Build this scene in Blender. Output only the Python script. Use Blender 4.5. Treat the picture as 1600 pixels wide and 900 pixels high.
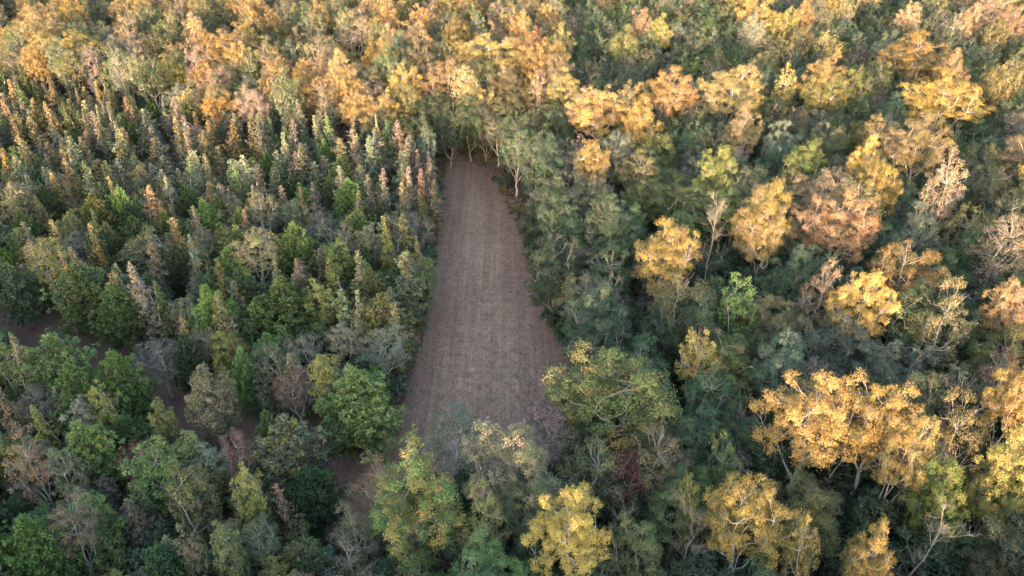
import bpy, math
import numpy as np
from mathutils import Vector

for o in list(bpy.data.objects):
    bpy.data.objects.remove(o)
SC = bpy.context.scene
COL = SC.collection

# ------------------------------------------------------------------ camera
CAM_H, PITCH, FPX = 60.0, math.radians(33.0), 1142.0     # FPX: focal length in pixels of the 1600 px wide photo
cam_data = bpy.data.cameras.new('camera')
cam_data.sensor_width = 36.0
cam_data.lens = 36.0 * FPX / 1600.0
cam_data.clip_end = 6000.0
cam = bpy.data.objects.new('camera', cam_data)
COL.objects.link(cam)
cam.location = (0, 0, CAM_H)
cam.rotation_euler = (math.pi / 2 - PITCH, 0, 0)
SC.camera = cam

# ------------------------------------------------------------------ sky, sun, exposure
SUN_EL, SUN_AZ = math.radians(5.5), math.radians(14.0)    # low sun behind the camera, a little to its left
world = bpy.data.worlds.new('World')
SC.world = world
world.use_nodes = True
wn = world.node_tree.nodes
sky = wn.new('ShaderNodeTexSky')
sky.sky_type = 'NISHITA'
sky.sun_disc = False
sky.sun_elevation = SUN_EL
sky.sun_rotation = math.pi + SUN_AZ
sky.air_density = 1.0
sky.dust_density = 1.5
sky.ozone_density = 1.0
bg = wn['Background']
bg.inputs['Strength'].default_value = 0.15
world.node_tree.links.new(sky.outputs[0], bg.inputs['Color'])
sun_data = bpy.data.lights.new('sun', 'SUN')
sun_data.energy = 2.0
sun_data.angle = math.radians(0.6)
sun_data.color = (1.0, 0.68, 0.45)
sun = bpy.data.objects.new('sun', sun_data)
COL.objects.link(sun)
to_sun = Vector((-math.sin(SUN_AZ) * math.cos(SUN_EL), -math.cos(SUN_AZ) * math.cos(SUN_EL), math.sin(SUN_EL)))
sun.rotation_euler = to_sun.to_track_quat('Z', 'Y').to_euler()
sun.location = (-40, -160, 90)
vs = SC.view_settings
vs.view_transform = 'Standard'
vs.look = 'None'
vs.gamma = 1.0
vs.use_curve_mapping = False
vs.exposure = 3.85
SC.cycles.max_bounces = 4
SC.cycles.diffuse_bounces = 3
SC.cycles.transmission_bounces = 2
SC.cycles.transparent_max_bounces = 4
SC.cycles.use_denoising = True

RNG = np.random.default_rng(11)
CP, SP = math.cos(PITCH), math.sin(PITCH)

def ray(u, v):
    x, y = (u - 800) / FPX, (v - 450) / FPX
    return np.array([x, CP - y * SP, -SP - y * CP])

def at(u, v, z):
    d = ray(u, v)
    t = (z - CAM_H) / d[2]
    return np.array([d[0] * t, d[1] * t, z]), t

def proj(x, y, z):
    dz = z - CAM_H
    depth = y * CP - dz * SP
    up = y * SP + dz * CP
    return 800 + FPX * x / depth, 450 - FPX * up / depth, depth

# ------------------------------------------------------------------ materials
def new_mat(name):
    m = bpy.data.materials.new(name)
    m.use_nodes = True
    nt = m.node_tree
    nt.nodes.clear()
    return m, nt.nodes, nt.links

def leaf_material():
    """leaf colour: two tints carried by each tree, mixed leaf clump by leaf clump"""
    m, n, l = new_mat('leaf')
    out = n.new('ShaderNodeOutputMaterial')
    a = n.new('ShaderNodeAttribute'); a.attribute_type = 'INSTANCER'; a.attribute_name = 'tint'
    b = n.new('ShaderNodeAttribute'); b.attribute_type = 'INSTANCER'; b.attribute_name = 'tint_two'
    s = n.new('ShaderNodeAttribute'); s.attribute_type = 'INSTANCER'; s.attribute_name = 'turned'
    v = n.new('ShaderNodeAttribute'); v.attribute_type = 'GEOMETRY'; v.attribute_name = 'clump'
    w = n.new('ShaderNodeAttribute'); w.attribute_type = 'GEOMETRY'; w.attribute_name = 'leaf_value'
    # mix factor = clamp((turned - clump) * 5 + .5)
    sub = n.new('ShaderNodeMath'); sub.operation = 'SUBTRACT'
    l.new(s.outputs['Fac'], sub.inputs[0]); l.new(v.outputs['Fac'], sub.inputs[1])
    mad = n.new('ShaderNodeMath'); mad.operation = 'MULTIPLY_ADD'; mad.use_clamp = True
    l.new(sub.outputs[0], mad.inputs[0]); mad.inputs[1].default_value = 4.0; mad.inputs[2].default_value = 0.5
    mix = n.new('ShaderNodeMix'); mix.data_type = 'RGBA'
    l.new(mad.outputs[0], mix.inputs['Factor']); l.new(a.outputs['Color'], mix.inputs['A']); l.new(b.outputs['Color'], mix.inputs['B'])
    hsv = n.new('ShaderNodeHueSaturation')
    l.new(mix.outputs['Result'], hsv.inputs['Color']); l.new(w.outputs['Fac'], hsv.inputs['Value'])
    dif = n.new('ShaderNodeBsdfDiffuse')
    l.new(hsv.outputs[0], dif.inputs['Color'])
    tr = n.new('ShaderNodeBsdfTranslucent'); l.new(hsv.outputs[0], tr.inputs['Color'])
    ms = n.new('ShaderNodeMixShader'); ms.inputs[0].default_value = 0.25
    l.new(dif.outputs[0], ms.inputs[1]); l.new(tr.outputs[0], ms.inputs[2])
    l.new(ms.outputs[0], out.inputs['Surface'])
    return m

def noise(n, l, vec, scale, detail=4, rough=0.6):
    t = n.new('ShaderNodeTexNoise')
    t.inputs['Scale'].default_value = scale; t.inputs['Detail'].default_value = detail; t.inputs['Roughness'].default_value = rough
    l.new(vec, t.inputs['Vector'])
    return t

def ramp(n, l, fac, stops):
    r = n.new('ShaderNodeValToRGB')
    e = r.color_ramp.elements
    e[0].position, e[0].color = stops[0][0], (*stops[0][1], 1)
    e[1].position, e[1].color = stops[-1][0], (*stops[-1][1], 1)
    for p, c in stops[1:-1]:
        k = e.new(p); k.color = (*c, 1)
    l.new(fac, r.inputs[0])
    return r

def bark_material(name, dark, light):
    m, n, l = new_mat(name)
    out = n.new('ShaderNodeOutputMaterial')
    tc = n.new('ShaderNodeTexCoord')
    t = noise(n, l, tc.outputs['Object'], 3.0, 5, 0.7)
    r = ramp(n, l, t.outputs['Fac'], [(0.3, dark), (0.7, light)])
    p = n.new('ShaderNodeBsdfPrincipled'); p.inputs['Roughness'].default_value = 0.85
    p.inputs['Specular IOR Level'].default_value = 0.2
    l.new(r.outputs[0], p.inputs['Base Color'])
    l.new(p.outputs[0], out.inputs['Surface'])
    return m

LEAF = leaf_material()
BARK = bark_material('bark', (0.10, 0.085, 0.072), (0.26, 0.23, 0.20))
BARK_PALE = bark_material('pale_bark', (0.19, 0.165, 0.145), (0.40, 0.36, 0.33))
BARK_DARK = bark_material('dark_bark', (0.07, 0.05, 0.04), (0.19, 0.14, 0.11))

def ground_material(name, kind):
    m, n, l = new_mat(name)
    out = n.new('ShaderNodeOutputMaterial')
    tc = n.new('ShaderNodeTexCoord')
    pos = tc.outputs['Object']
    p = n.new('ShaderNodeBsdfPrincipled'); p.inputs['Roughness'].default_value = 0.95
    p.inputs['Specular IOR Level'].default_value = 0.1
    bump = n.new('ShaderNodeBump'); bump.inputs['Strength'].default_value = 0.6; bump.inputs['Distance'].default_value = 0.12
    fine = noise(n, l, pos, 4.5, 6, 0.75)
    if kind == 'forest':
        big = noise(n, l, pos, 0.12, 4)
        r = ramp(n, l, fine.outputs['Fac'], [(0.3, (0.05, 0.036, 0.028)), (0.55, (0.11, 0.08, 0.058)), (0.75, (0.17, 0.125, 0.09))])
        r2 = ramp(n, l, big.outputs['Fac'], [(0.4, (0.75, 0.8, 0.7)), (0.65, (1.0, 0.95, 0.9))])
        mx = n.new('ShaderNodeMix'); mx.data_type = 'RGBA'; mx.blend_type = 'MULTIPLY'; mx.inputs['Factor'].default_value = 1
        l.new(r.outputs[0], mx.inputs['A']); l.new(r2.outputs[0], mx.inputs['B'])
        l.new(mx.outputs['Result'], p.inputs['Base Color'])
    elif kind == 'track':
        r = ramp(n, l, fine.outputs['Fac'], [(0.3, (0.06, 0.036, 0.03)), (0.6, (0.125, 0.075, 0.06)), (0.8, (0.2, 0.14, 0.11))])
        l.new(r.outputs[0], p.inputs['Base Color'])
    else:
        # mown food plot: red-brown soil and thatch, pale rows of cut straw along the mowing direction
        mp = n.new('ShaderNodeMapping'); mp.inputs['Scale'].default_value = (1.0, 0.018, 1.0); mp.inputs['Rotation'].default_value = (0, 0, FIELD_TURN)
        l.new(pos, mp.inputs['Vector'])
        rows = noise(n, l, mp.outputs[0], 0.95, 3, 0.65)
        rows2 = noise(n, l, mp.outputs[0], 2.6, 3, 0.7)
        big = noise(n, l, pos, 0.09, 4, 0.55)
        mid = noise(n, l, pos, 0.7, 5, 0.7)
        straw = noise(n, l, pos, 4.0, 6, 0.9)
        edge = n.new('ShaderNodeAttribute'); edge.attribute_type = 'GEOMETRY'; edge.attribute_name = 'from_edge'
        soil = ramp(n, l, mid.outputs['Fac'], [(0.3, (0.120, 0.066, 0.052)), (0.7, (0.175, 0.101, 0.080))])
        thatch = ramp(n, l, mid.outputs['Fac'], [(0.3, (0.190, 0.118, 0.086)), (0.7, (0.262, 0.172, 0.122))])
        def mth(op, a, b, c=None, clamp=False):
            q = n.new('ShaderNodeMath'); q.operation = op; q.use_clamp = clamp
            for i, s in enumerate((a, b, c)):
                if s is None: continue
                if isinstance(s, (int, float)): q.inputs[i].default_value = s
                else: l.new(s, q.inputs[i])
            return q.outputs[0]
        f = mth('ADD', mth('MULTIPLY', rows.outputs['Fac'], 1.6), mth('MULTIPLY', rows2.outputs['Fac'], 1.6))
        f = mth('ADD', f, mth('MULTIPLY', big.outputs['Fac'], 0.7))
        f = mth('ADD', f, mth('MULTIPLY', edge.outputs['Fac'], 0.75))
        f = mth('MULTIPLY_ADD', f, 1.25, -2.74, clamp=True)
        mx = n.new('ShaderNodeMix'); mx.data_type = 'RGBA'
        l.new(f, mx.inputs['Factor']); l.new(soil.outputs[0], mx.inputs['A']); l.new(thatch.outputs[0], mx.inputs['B'])
        sp = ramp(n, l, straw.outputs['Fac'], [(0.32, (0.30, 0.29, 0.29)), (0.5, (0.95, 0.95, 0.95)), (0.66, (1.8, 1.8, 1.7))])
        m2 = n.new('ShaderNodeMix'); m2.data_type = 'RGBA'; m2.blend_type = 'MULTIPLY'; m2.inputs['Factor'].default_value = 1.0
        l.new(mx.outputs['Result'], m2.inputs['A']); l.new(sp.outputs[0], m2.inputs['B'])
        gr = noise(n, l, pos, 0.22, 5, 0.7)
        gm = ramp(n, l, gr.outputs['Fac'], [(0.56, (0, 0, 0)), (0.72, (1, 1, 1))])
        gf = mth('MULTIPLY', gm.outputs[0], 0.25)
        m3 = n.new('ShaderNodeMix'); m3.data_type = 'RGBA'
        l.new(gf, m3.inputs['Factor']); l.new(m2.outputs['Result'], m3.inputs['A']); m3.inputs['B'].default_value = (0.14, 0.125, 0.07, 1)
        l.new(m3.outputs['Result'], p.inputs['Base Color'])
        l.new(straw.outputs['Fac'], bump.inputs['Height'])
    if kind != 'field':
        l.new(fine.outputs['Fac'], bump.inputs['Height'])
    l.new(bump.outputs[0], p.inputs['Normal'])
    l.new(p.outputs[0], out.inputs['Surface'])
    return m

# ------------------------------------------------------------------ mesh helpers
def mesh_from(name, V, F, mats, attrs=None, midx=None):
    """V (n,3); F list of (m,k) index arrays; attrs {name: per-face array}"""
    me = bpy.data.meshes.new(name)
    V = np.ascontiguousarray(V, dtype=np.float32)
    me.vertices.add(len(V)); me.vertices.foreach_set('co', V.ravel())
    F = [np.asarray(f, dtype=np.int32) for f in F if len(f)]
    nl = sum(f.size for f in F); npoly = sum(len(f) for f in F)
    me.loops.add(nl); me.polygons.add(npoly)
    me.loops.foreach_set('vertex_index', np.concatenate([f.ravel() for f in F]))
    tot = np.concatenate([np.full(len(f), f.shape[1], np.int32) for f in F])
    st = np.concatenate([[0], np.cumsum(tot)[:-1]]).astype(np.int32)
    me.polygons.foreach_set('loop_start', st)
    for m in mats: me.materials.append(m)
    if midx is not None:
        me.polygons.foreach_set('material_index', midx.astype(np.int32))
    for k, a in (attrs or {}).items():
        at_ = me.attributes.new(k, 'FLOAT', 'FACE')
        at_.data.foreach_set('value', np.asarray(a, np.float32))
    me.update(calc_edges=True)
    return me

class Geo:
    def __init__(s): s.V = []; s.Q = []; s.T = []; s.n = 0
    def tube(s, P, R, k):
        P = np.asarray(P, float); R = np.asarray(R, float)
        t = np.gradient(P, axis=0); t /= np.linalg.norm(t, axis=1)[:, None] + 1e-9
        ref = np.where(np.abs(t[:, 2:3]) < 0.9, np.array([[0, 0, 1.0]]), np.array([[1.0, 0, 0]]))
        a = np.cross(t, ref); a /= np.linalg.norm(a, axis=1)[:, None] + 1e-9
        b = np.cross(t, a)
        ang = np.arange(k) * 2 * math.pi / k
        ring = a[:, None] * np.cos(ang)[None, :, None] + b[:, None] * np.sin(ang)[None, :, None]
        V = (P[:, None] + ring * R[:, None, None]).reshape(-1, 3)
        m = len(P)
        i = np.arange(m - 1)[:, None] * k; j = np.arange(k)[None]
        q = np.stack([i + j, i + (j + 1) % k, i + k + (j + 1) % k, i + k + j], -1).reshape(-1, 4) + s.n
        s.V.append(V); s.Q.append(q); s.n += len(V)
    def arrays(s):
        return np.concatenate(s.V), np.concatenate(s.Q), len(s.V[0]), len(s.Q[0])     # the first tube is the stem

def unit(v): return v / (np.linalg.norm(v, axis=-1, keepdims=True) + 1e-9)

def leaves(C, Nrm, size, aspect, g):
    """diamond shaped leaf quads"""
    n = len(C)
    t = unit(np.cross(Nrm, unit(g.normal(size=(n, 3)))))
    b = np.cross(Nrm, t)
    s = size[:, None]
    fold = Nrm * s * g.uniform(-0.3, 0.3, (n, 1))
    V = np.stack([C - t * s, C - b * s * aspect + fold, C + t * s, C + b * s * aspect + fold], 1).reshape(-1, 3)
    F = np.arange(4 * n).reshape(-1, 4)
    return V, F

def curve(p0, p1, g, bend=0.12, n=5, sag=0.0):
    t = np.linspace(0, 1, n)[:, None]
    L = np.linalg.norm(p1 - p0)
    off = g.normal(size=3) * bend * L
    off[2] += sag * L
    w = (4 * t * (1 - t))
    jit = g.normal(size=(n, 3)) * 0.025 * L * w
    return p0 + (p1 - p0) * t + off * w + jit

# ------------------------------------------------------------------ tree makers: each returns (trunk V,Q), (crown V,F,clump,value), bark
def broadleaf(seed, H=17.0, R=5.5, base=0.33, n_lobes=42, lobe=1.55, flat=0.75, leaf=0.21, per=260, gaps=0.0, low=-.55, core=.35):
    g = np.random.default_rng(seed)
    T = Geo()
    cz = H * (base + 1) / 2 * 1.0; rz = H * (1 - base) / 2
    k1 = g.uniform(0, 6.28, 6); amp = g.uniform(0.06, 0.2, 3)
    lobes = []
    tries = 0
    while len(lobes) < n_lobes and tries < 6000:
        tries += 1
        d = unit(g.normal(size=3))
        if d[2] < low: continue
        az = math.atan2(d[1], d[0])
        o = 1 + amp[0] * math.sin(2 * az + k1[0]) + amp[1] * math.sin(3 * az + k1[1] + 2 * d[2]) + amp[2] * math.sin(5 * az + k1[2] + 3 * d[2])
        r = g.uniform(core, 1.0) ** 0.5 * o
        lr = lobe * g.uniform(0.65, 1.3)
        c = np.array([d[0] * (R - lr * .6) * r, d[1] * (R - lr * .6) * r, cz + d[2] * (rz - lr * .5) * r])
        if d[2] < 0: c[:2] *= 0.85
        if any(np.linalg.norm((c - q[0]) * (1, 1, 1.3)) < 0.62 * (lr + q[1]) for q in lobes): continue
        lobes.append((c, lr))
    keep = [q for q in lobes if g.random() > gaps]
    # trunk
    fork = np.array([g.normal() * .3, g.normal() * .3, H * base * g.uniform(0.75, 1.05)])
    tr = curve(np.zeros(3), fork, g, 0.04, 6)
    r0 = 0.018 * H
    T.tube(tr, np.linspace(r0 * 1.25, r0 * 0.8, 6), 7)
    top = np.array([fork[0] * 2, fork[1] * 2, cz + rz * 0.45])
    lead = curve(fork, top, g, 0.08, 6)
    T.tube(lead, np.linspace(r0 * .62, r0 * .16, 6), 6)
    nl = int(g.integers(5, 8))
    azs = np.sort(g.uniform(0, 6.28, nl)) + np.linspace(0, 6.28, nl) * 0.5
    limbs = [lead]
    for i in range(nl):
        az = 6.28 * i / nl + g.normal() * .35
        s = lead[int(g.integers(0, 3))] if g.random() < .6 else tr[-1]
        e = np.array([math.cos(az) * R * .62, math.sin(az) * R * .62, cz + g.uniform(-.25, .45) * rz])
        lp = curve(s, e, g, 0.07, 7, -0.10)
        T.tube(lp, np.linspace(r0 * .42, r0 * .12, 7), 5)
        limbs.append(lp)
    LP = np.concatenate([q[2:] for q in limbs])
    CV = []; NN = []; CL = []; SZ = []; VAL = []
    for c, lr in lobes:
        dd = np.linalg.norm(LP - c, axis=1) + np.maximum(0, LP[:, 2] - c[2]) * 1.5
        s = LP[int(np.argmin(dd))]
        bp = curve(s, c, g, 0.10, 5, -0.06)
        T.tube(bp, np.linspace(r0 * .14, r0 * .05, 5), 4)
        for _ in range(4):
            d = unit(g.normal(size=3) + np.array([0, 0, .5]) + unit(c - np.array([0, 0, cz])) * .6)
            e = c + d * lr * np.array([1, 1, flat]) * g.uniform(.7, 1.02)
            T.tube(curve(bp[int(g.integers(2, 5))], e, g, 0.12, 4), [r0 * .045, r0 * .035, r0 * .025, r0 * .014], 3)
    base_val = g.random()
    for c, lr in keep:
        lobe_c = g.random()
        ns = 15
        sd = unit(g.normal(size=(ns, 3)) + np.array([0, 0, .45]) + unit(c - np.array([0, 0, cz])) * .45)
        sc_ = c + sd * lr * np.array([1, 1, flat]) * g.uniform(.50, .98, (ns, 1))
        m = int(per * (lr / lobe) ** 2 * g.uniform(.75, 1.15))
        idx = g.integers(0, ns, m)
        sub_c = g.random(ns)
        off = g.normal(size=(m, 3)) * lr * np.array([.165, .165, .135])
        P = sc_[idx] + off
        out = unit(P - (c - np.array([0, 0, lr * .3]))) + np.array([0, 0, .35])
        N = unit(out + g.normal(size=(m, 3)) * .55)
        CV.append(P); NN.append(N)
        CL.append(np.clip(.5 * lobe_c + .5 * sub_c[idx] + g.normal(size=m) * .07, 0, 1))
        SZ.append(leaf * g.uniform(.6, 1.35, m))
        VAL.append((.84 + .32 * sub_c[::-1][idx]) * g.uniform(.84, 1.16, m))
    P = np.concatenate(CV); N = np.concatenate(NN); CL = np.concatenate(CL); SZ = np.concatenate(SZ); VAL = np.concatenate(VAL)
    V, F = leaves(P, N, SZ, .62, g)
    return T.arrays(), (V, F, CL, VAL), BARK_PALE

def pine(seed, H=12.0, R=3.1, base=0.18, tuft=0.44, sparse=1.0):
    """young pine: straight stem, whorls of up-curved branches with tufts of needles"""
    g = np.random.default_rng(seed)
    T = Geo()
    r0 = .013 * H
    top = np.array([g.normal() * .2, g.normal() * .2, H])
    st = curve(np.zeros(3), top, g, .012, 10)
    T.tube(st, np.linspace(r0 * 1.2, r0 * .1, 10), 6)
    T.tube(st[1:], np.linspace(r0 * .8, r0 * .08, 9), 3)      # the leader that joins the whorls
    V = []; F = []; CL = []; VAL = []; n0 = 0
    z = H * base
    tufts = []
    kaz = g.uniform(0, 6.28, 2)
    while z < H * .985:
        t = (z - H * base) / (H * (1 - base))
        prof = (math.sin(math.pi * min(1, (t * .80 + .22)) ** .9) ** .75) * (1 if t < .6 else max(.12, 1 - (t - .6) / .43) ** .62)
        nb = int(g.integers(5, 8)) if t < .85 else 5
        a0 = g.uniform(0, 6.28)
        for i in range(nb):
            if g.random() > sparse: continue
            az = a0 + 6.28 * i / nb + g.normal() * .2
            L = R * max(prof, .1) * g.uniform(.62, 1.12) * (1 + .16 * math.sin(2 * az + kaz[0]) + .1 * math.sin(3 * az + kaz[1]))
            p0 = st[0] + (st[-1] - st[0]) * (z / H)
            el = .12 + .75 * t
            e = p0 + np.array([math.cos(az) * L, math.sin(az) * L, L * math.tan(el) * .75])
            b = curve(p0, e, g, .04, 5, -.12)
            T.tube(b, np.linspace(r0 * .28, r0 * .07, 5), 3)
            cl = g.random()
            nt = max(2, int(L * 3.6))
            for q in range(nt):
                f = 1 - (q / nt) * .7
                c = p0 + (e - p0) * f + (b[2] - (p0 + e) / 2) * 4 * f * (1 - f) * .8 + g.normal(size=3) * (.10 + .11 * L) * (1 if q else .3)
                c[2] += .12
                tufts.append((c, np.array([math.cos(az), math.sin(az), .9]), cl, tuft * g.uniform(.8, 1.25)))
        z += H * .047 * g.uniform(.8, 1.2)
    tufts.append((top + [0, 0, .1], np.array([0, 0, 1.]), .5, tuft))
    for c, d, cl, s in tufts:
        m = 16
        dr = unit(unit(d) * .75 + g.normal(size=(m, 3)) * .75)
        side = unit(np.cross(dr, g.normal(size=(m, 3)))) * s * .17
        tip = c + dr * s * g.uniform(.75, 1.1, (m, 1))
        mid = c + dr * s * .45
        q = np.stack([c + g.normal(size=(m, 3)) * .03, mid + side, tip, mid - side], 1).reshape(-1, 3)
        V.append(q); F.append(np.arange(4 * m).reshape(-1, 4) + n0); n0 += 4 * m
        sc_ = g.random()
        CL.append(np.clip(.55 * cl + .45 * sc_ + g.normal(size=m) * .05, 0, 1)); VAL.append((.78 + .4 * sc_) * g.uniform(.75, 1.25, m))
    return T.arrays(), (np.concatenate(V), np.concatenate(F), np.concatenate(CL), np.concatenate(VAL)), BARK_DARK

def slender(seed, H=12.5, R=1.7, base=0.10, leaf=0.14, per=40, power=.8):
    """narrow spire shaped tree: thin pale stem, many short rising branches with a thin veil of leaves"""
    g = np.random.default_rng(seed)
    T = Geo()
    r0 = .0085 * H
    top = np.array([g.normal() * .25, g.normal() * .25, H])
    st = curve(np.zeros(3), top, g, .012, 9)
    T.tube(st, np.linspace(r0 * 1.2, r0 * .12, 9), 5)
    P = []; N = []; CL = []; SZ = []; VAL = []
    nb = int(H * 8.5)
    kz = g.uniform(0, 6.28, 3)
    for i in range(nb):
        t = (i + g.random()) / nb
        z = H * (base + (1 - base) * t)
        az = i * 2.4 + g.normal() * .3
        prof = (1 - t) ** power * (.55 + .45 * min(1, t / .2)) + .05
        L = R * prof * g.uniform(.5, 1.2) * (1 + .2 * math.sin(7 * t + kz[0] + az) + .15 * math.sin(17 * t + kz[1])) * (.72 + .5 * ((t * 13 + kz[2]) % 1.0))
        p0 = st[0] + (st[-1] - st[0]) * (z / H)
        e = p0 + np.array([math.cos(az) * L, math.sin(az) * L, L * (.35 + .75 * t)])
        T.tube(curve(p0, e, g, .05, 4, -.08), np.linspace(r0 * .22, r0 * .06, 4), 3)
        m = max(6, int(per * (L + .25)))
        f = g.uniform(.25, 1.08, m)[:, None]
        q = p0 + (e - p0) * f + g.normal(size=(m, 3)) * (.06 + .09 * L)
        c = g.random()
        P.append(q); N.append(unit(np.array([math.cos(az), math.sin(az), .9]) + g.normal(size=(m, 3)) * .9))
        CL.append(np.clip(c + g.normal(size=m) * .12, 0, 1)); SZ.append(leaf * g.uniform(.6, 1.35, m)); VAL.append((.82 + .36 * c) * g.uniform(.72, 1.28, m))
    P = np.concatenate(P); N = np.concatenate(N)
    V, F = leaves(P, N, np.concatenate(SZ), .6, g)
    return T.arrays(), (V, F, np.concatenate(CL), np.concatenate(VAL)), BARK_PALE

def bare(seed, H=14.0, R=4.0, leafy=0):
    """leafless tree: stem, limbs, branches and fans of pale twigs; returns stem and branchwork"""
    g = np.random.default_rng(seed)
    S = Geo(); B = Geo()
    r0 = .011 * H
    fork = np.array([g.normal() * .4, g.normal() * .4, H * g.uniform(.35, .5)])
    tr = curve(np.zeros(3), fork, g, .05, 6)
    S.tube(tr, np.linspace(r0 * 1.2, r0 * .8, 6), 6)
    lead = curve(fork, np.array([g.normal() * .8, g.normal() * .8, H]), g, .06, 7)
    B.tube(lead, np.linspace(r0 * .78, r0 * .08, 7), 5)
    tips = []
    def grow(p, d, L, r, lev):
        e = p + d * L
        c = curve(p, e, g, .09, 5)
        B.tube(c, np.linspace(r, r * .45, 5), 4 if lev < 2 else 3)
        if lev >= 3:
            return
        n = [6, 6, 5][lev]
        for i in range(n):
            q = c[int(g.integers(1, 5))]
            nd = unit(d * 1.0 + g.normal(size=3) * .62 + np.array([0, 0, .22]))
            grow(q, nd, L * g.uniform(.42, .68), r * .5, lev + 1)
    for i in range(8):
        az = i * 2.4 + g.normal() * .4
        s = lead[min(6, i * 6 // 8)] if i > 1 else tr[-1]
        d = unit(np.array([math.cos(az), math.sin(az), g.uniform(.35, 1.1)]))
        grow(s, d, R * g.uniform(.5, .85) * (1.1 - .07 * i), r0 * .24, 0)
    return S.arrays(), B.arrays()

# ------------------------------------------------------------------ species library
LIB = {}      # kind -> list of dict(trunk mesh, crown mesh, joined mesh, H, R)

def add_variant(kind, made, H, R, trunk_mat=None):
    (tV, tQ, nv, nq), (cV, cF, cl, val), bark = made
    bark = trunk_mat or bark
    i = len(LIB.setdefault(kind, []))
    # snap to the asked height and radius so that scale is exact
    me_t = mesh_from(f'{kind}_trunk', tV[:nv], [tQ[:nq]], [bark])
    me_b = mesh_from(f'{kind}_branches', tV[nv:], [tQ[nq:] - nv], [bark])
    me_c = mesh_from(f'{kind}_crown', cV, [cF], [LEAF], {'clump': cl, 'leaf_value': val})
    # the far copies carry fewer, larger leaves
    n_l = len(cF); share = .45 if n_l < 16000 else .28; pick = np.random.default_rng(5).random(n_l) < share
    quad = cV.reshape(n_l, 4, 3)[pick]; mid = quad.mean(1, keepdims=True)
    cV = (mid + (quad - mid) * share ** -.48).reshape(-1, 3); cl = cl[pick]; val = val[pick]
    cF = np.arange(len(cV)).reshape(-1, 4)
    V = np.concatenate([tV, cV]); F = [tQ, cF + len(tV)]
    mi = np.concatenate([np.zeros(len(tQ)), np.ones(len(cF))])
    z = np.zeros(len(tQ))
    me_j = mesh_from(f'{kind}_whole', V, F, [bark, LEAF], {'clump': np.concatenate([z, cl]), 'leaf_value': np.concatenate([z + 1, val])}, mi)
    LIB[kind].append(dict(t=me_t, b=me_b, c=me_c, j=me_j, H=H, R=R))

for s in range(7):
    add_variant('round', broadleaf(100 + s, 17, 5.5, .16, 76, 1.28, .82, .085, 560, low=-.6, core=.28), 17, 5.5, BARK)
for s in range(6):
    add_variant('open', broadleaf(200 + s, 18, 5.8, .37, 80, 1.22, .64, .078, 610, .06, low=-.5, core=.12), 18, 5.8)
for s in range(4):
    add_variant('thin', broadleaf(300 + s, 16, 4.2, .30, 56, 1.12, .65, .10, 190, .10, low=-.45), 16, 4.2)
for s in range(5):
    add_variant('oval', broadleaf(400 + s, 12, 2.7, .06, 58, .82, 1.0, .11, 190, low=-.8), 12, 2.7)
for s in range(7):
    add_variant('pine', pine(500 + s, 12, 3.1, .16), 12, 3.1)
for s in range(7):
    add_variant('slender', slender(600 + s, 12.5, 1.75, power=[.8, 1.15, .95, .75, 1.05, 1.2, .9][s]), 12.5, 1.75)
for s in range(2):
    add_variant('slender', slender(650 + s, 12.5, 1.7, per=14), 12.5, 1.7)
for s in range(4):
    add_variant('shrub', broadleaf(700 + s, 5.0, 2.4, .03, 24, .85, .85, .15, 130), 5.0, 2.4, BARK)
for s in range(4):
    (S, B) = bare(800 + s)
    LIB.setdefault('bare', []).append(dict(
        t=mesh_from('bare_trunk', S[0], [S[1]], [BARK]), c=mesh_from('bare_branches', B[0], [B[1]], [BARK]),
        j=mesh_from('bare_whole', np.concatenate([S[0], B[0]]), [S[1], B[1] + len(S[0])], [BARK]), H=14.0, R=4.0))

# ------------------------------------------------------------------ leaf colours (linear base colours)
TINT = {
    'deep green': (.040, .064, .036), 'dark green': (.056, .082, .050), 'grey green': (.098, .116, .086), 'green': (.086, .122, .050),
    'bright green': (.108, .172, .058), 'olive': (.122, .118, .058), 'yellow green': (.185, .190, .064), 'golden': (.280, .196, .070),
    'pale gold': (.255, .185, .112), 'orange': (.225, .138, .074), 'pinkish': (.205, .145, .122), 'rust brown': (.160, .094, .068),
    'dark red': (.085, .037, .036), 'greyish brown': (.145, .120, .102), 'tan': (.190, .150, .102), 'bare grey': (.2, .18, .16),
    'sage': (.135, .150, .105),
}

# ------------------------------------------------------------------ ground, field, track
FIELD_TURN = math.radians(3.0)
def smooth_poly(P, it=2):
    for _ in range(it):
        Q = np.roll(P, -1, 0)
        P = np.stack([.75 * P + .25 * Q, .25 * P + .75 * Q], 1).reshape(-1, 2)
    return P

FIELD_PX = [(698, 238), (694, 290), (688, 360), (680, 430), (668, 510), (645, 580), (622, 650), (600, 694), (555, 712), (500, 724),
            (475, 750), (492, 800), (515, 842), (582, 842), (590, 800), (602, 765), (650, 745), (760, 765), (880, 745), (876, 690),
            (876, 640), (892, 570), (858, 510), (832, 450), (822, 400), (806, 350), (780, 300), (755, 258), (730, 242)]
FIELD = smooth_poly(np.array([at(u, v, 0)[0][:2] for u, v in FIELD_PX]))
TRACK_PX = [(-60, 500), (45, 518), (120, 545), (180, 572), (240, 605), (290, 640), (340, 672), (420, 700), (520, 722)]
TRACK = np.array([at(u, v, 0)[0][:2] for u, v in TRACK_PX])

def inside(P, x, y):
    x = np.atleast_1d(x)[:, None]; y = np.atleast_1d(y)[:, None]
    a = P; b = np.roll(P, -1, 0)
    c = ((a[:, 1] > y) != (b[:, 1] > y)) & (x < (b[:, 0] - a[:, 0]) * (y - a[:, 1]) / (b[:, 1] - a[:, 1] + 1e-12) + a[:, 0])
    return c.sum(1) % 2 == 1

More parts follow.
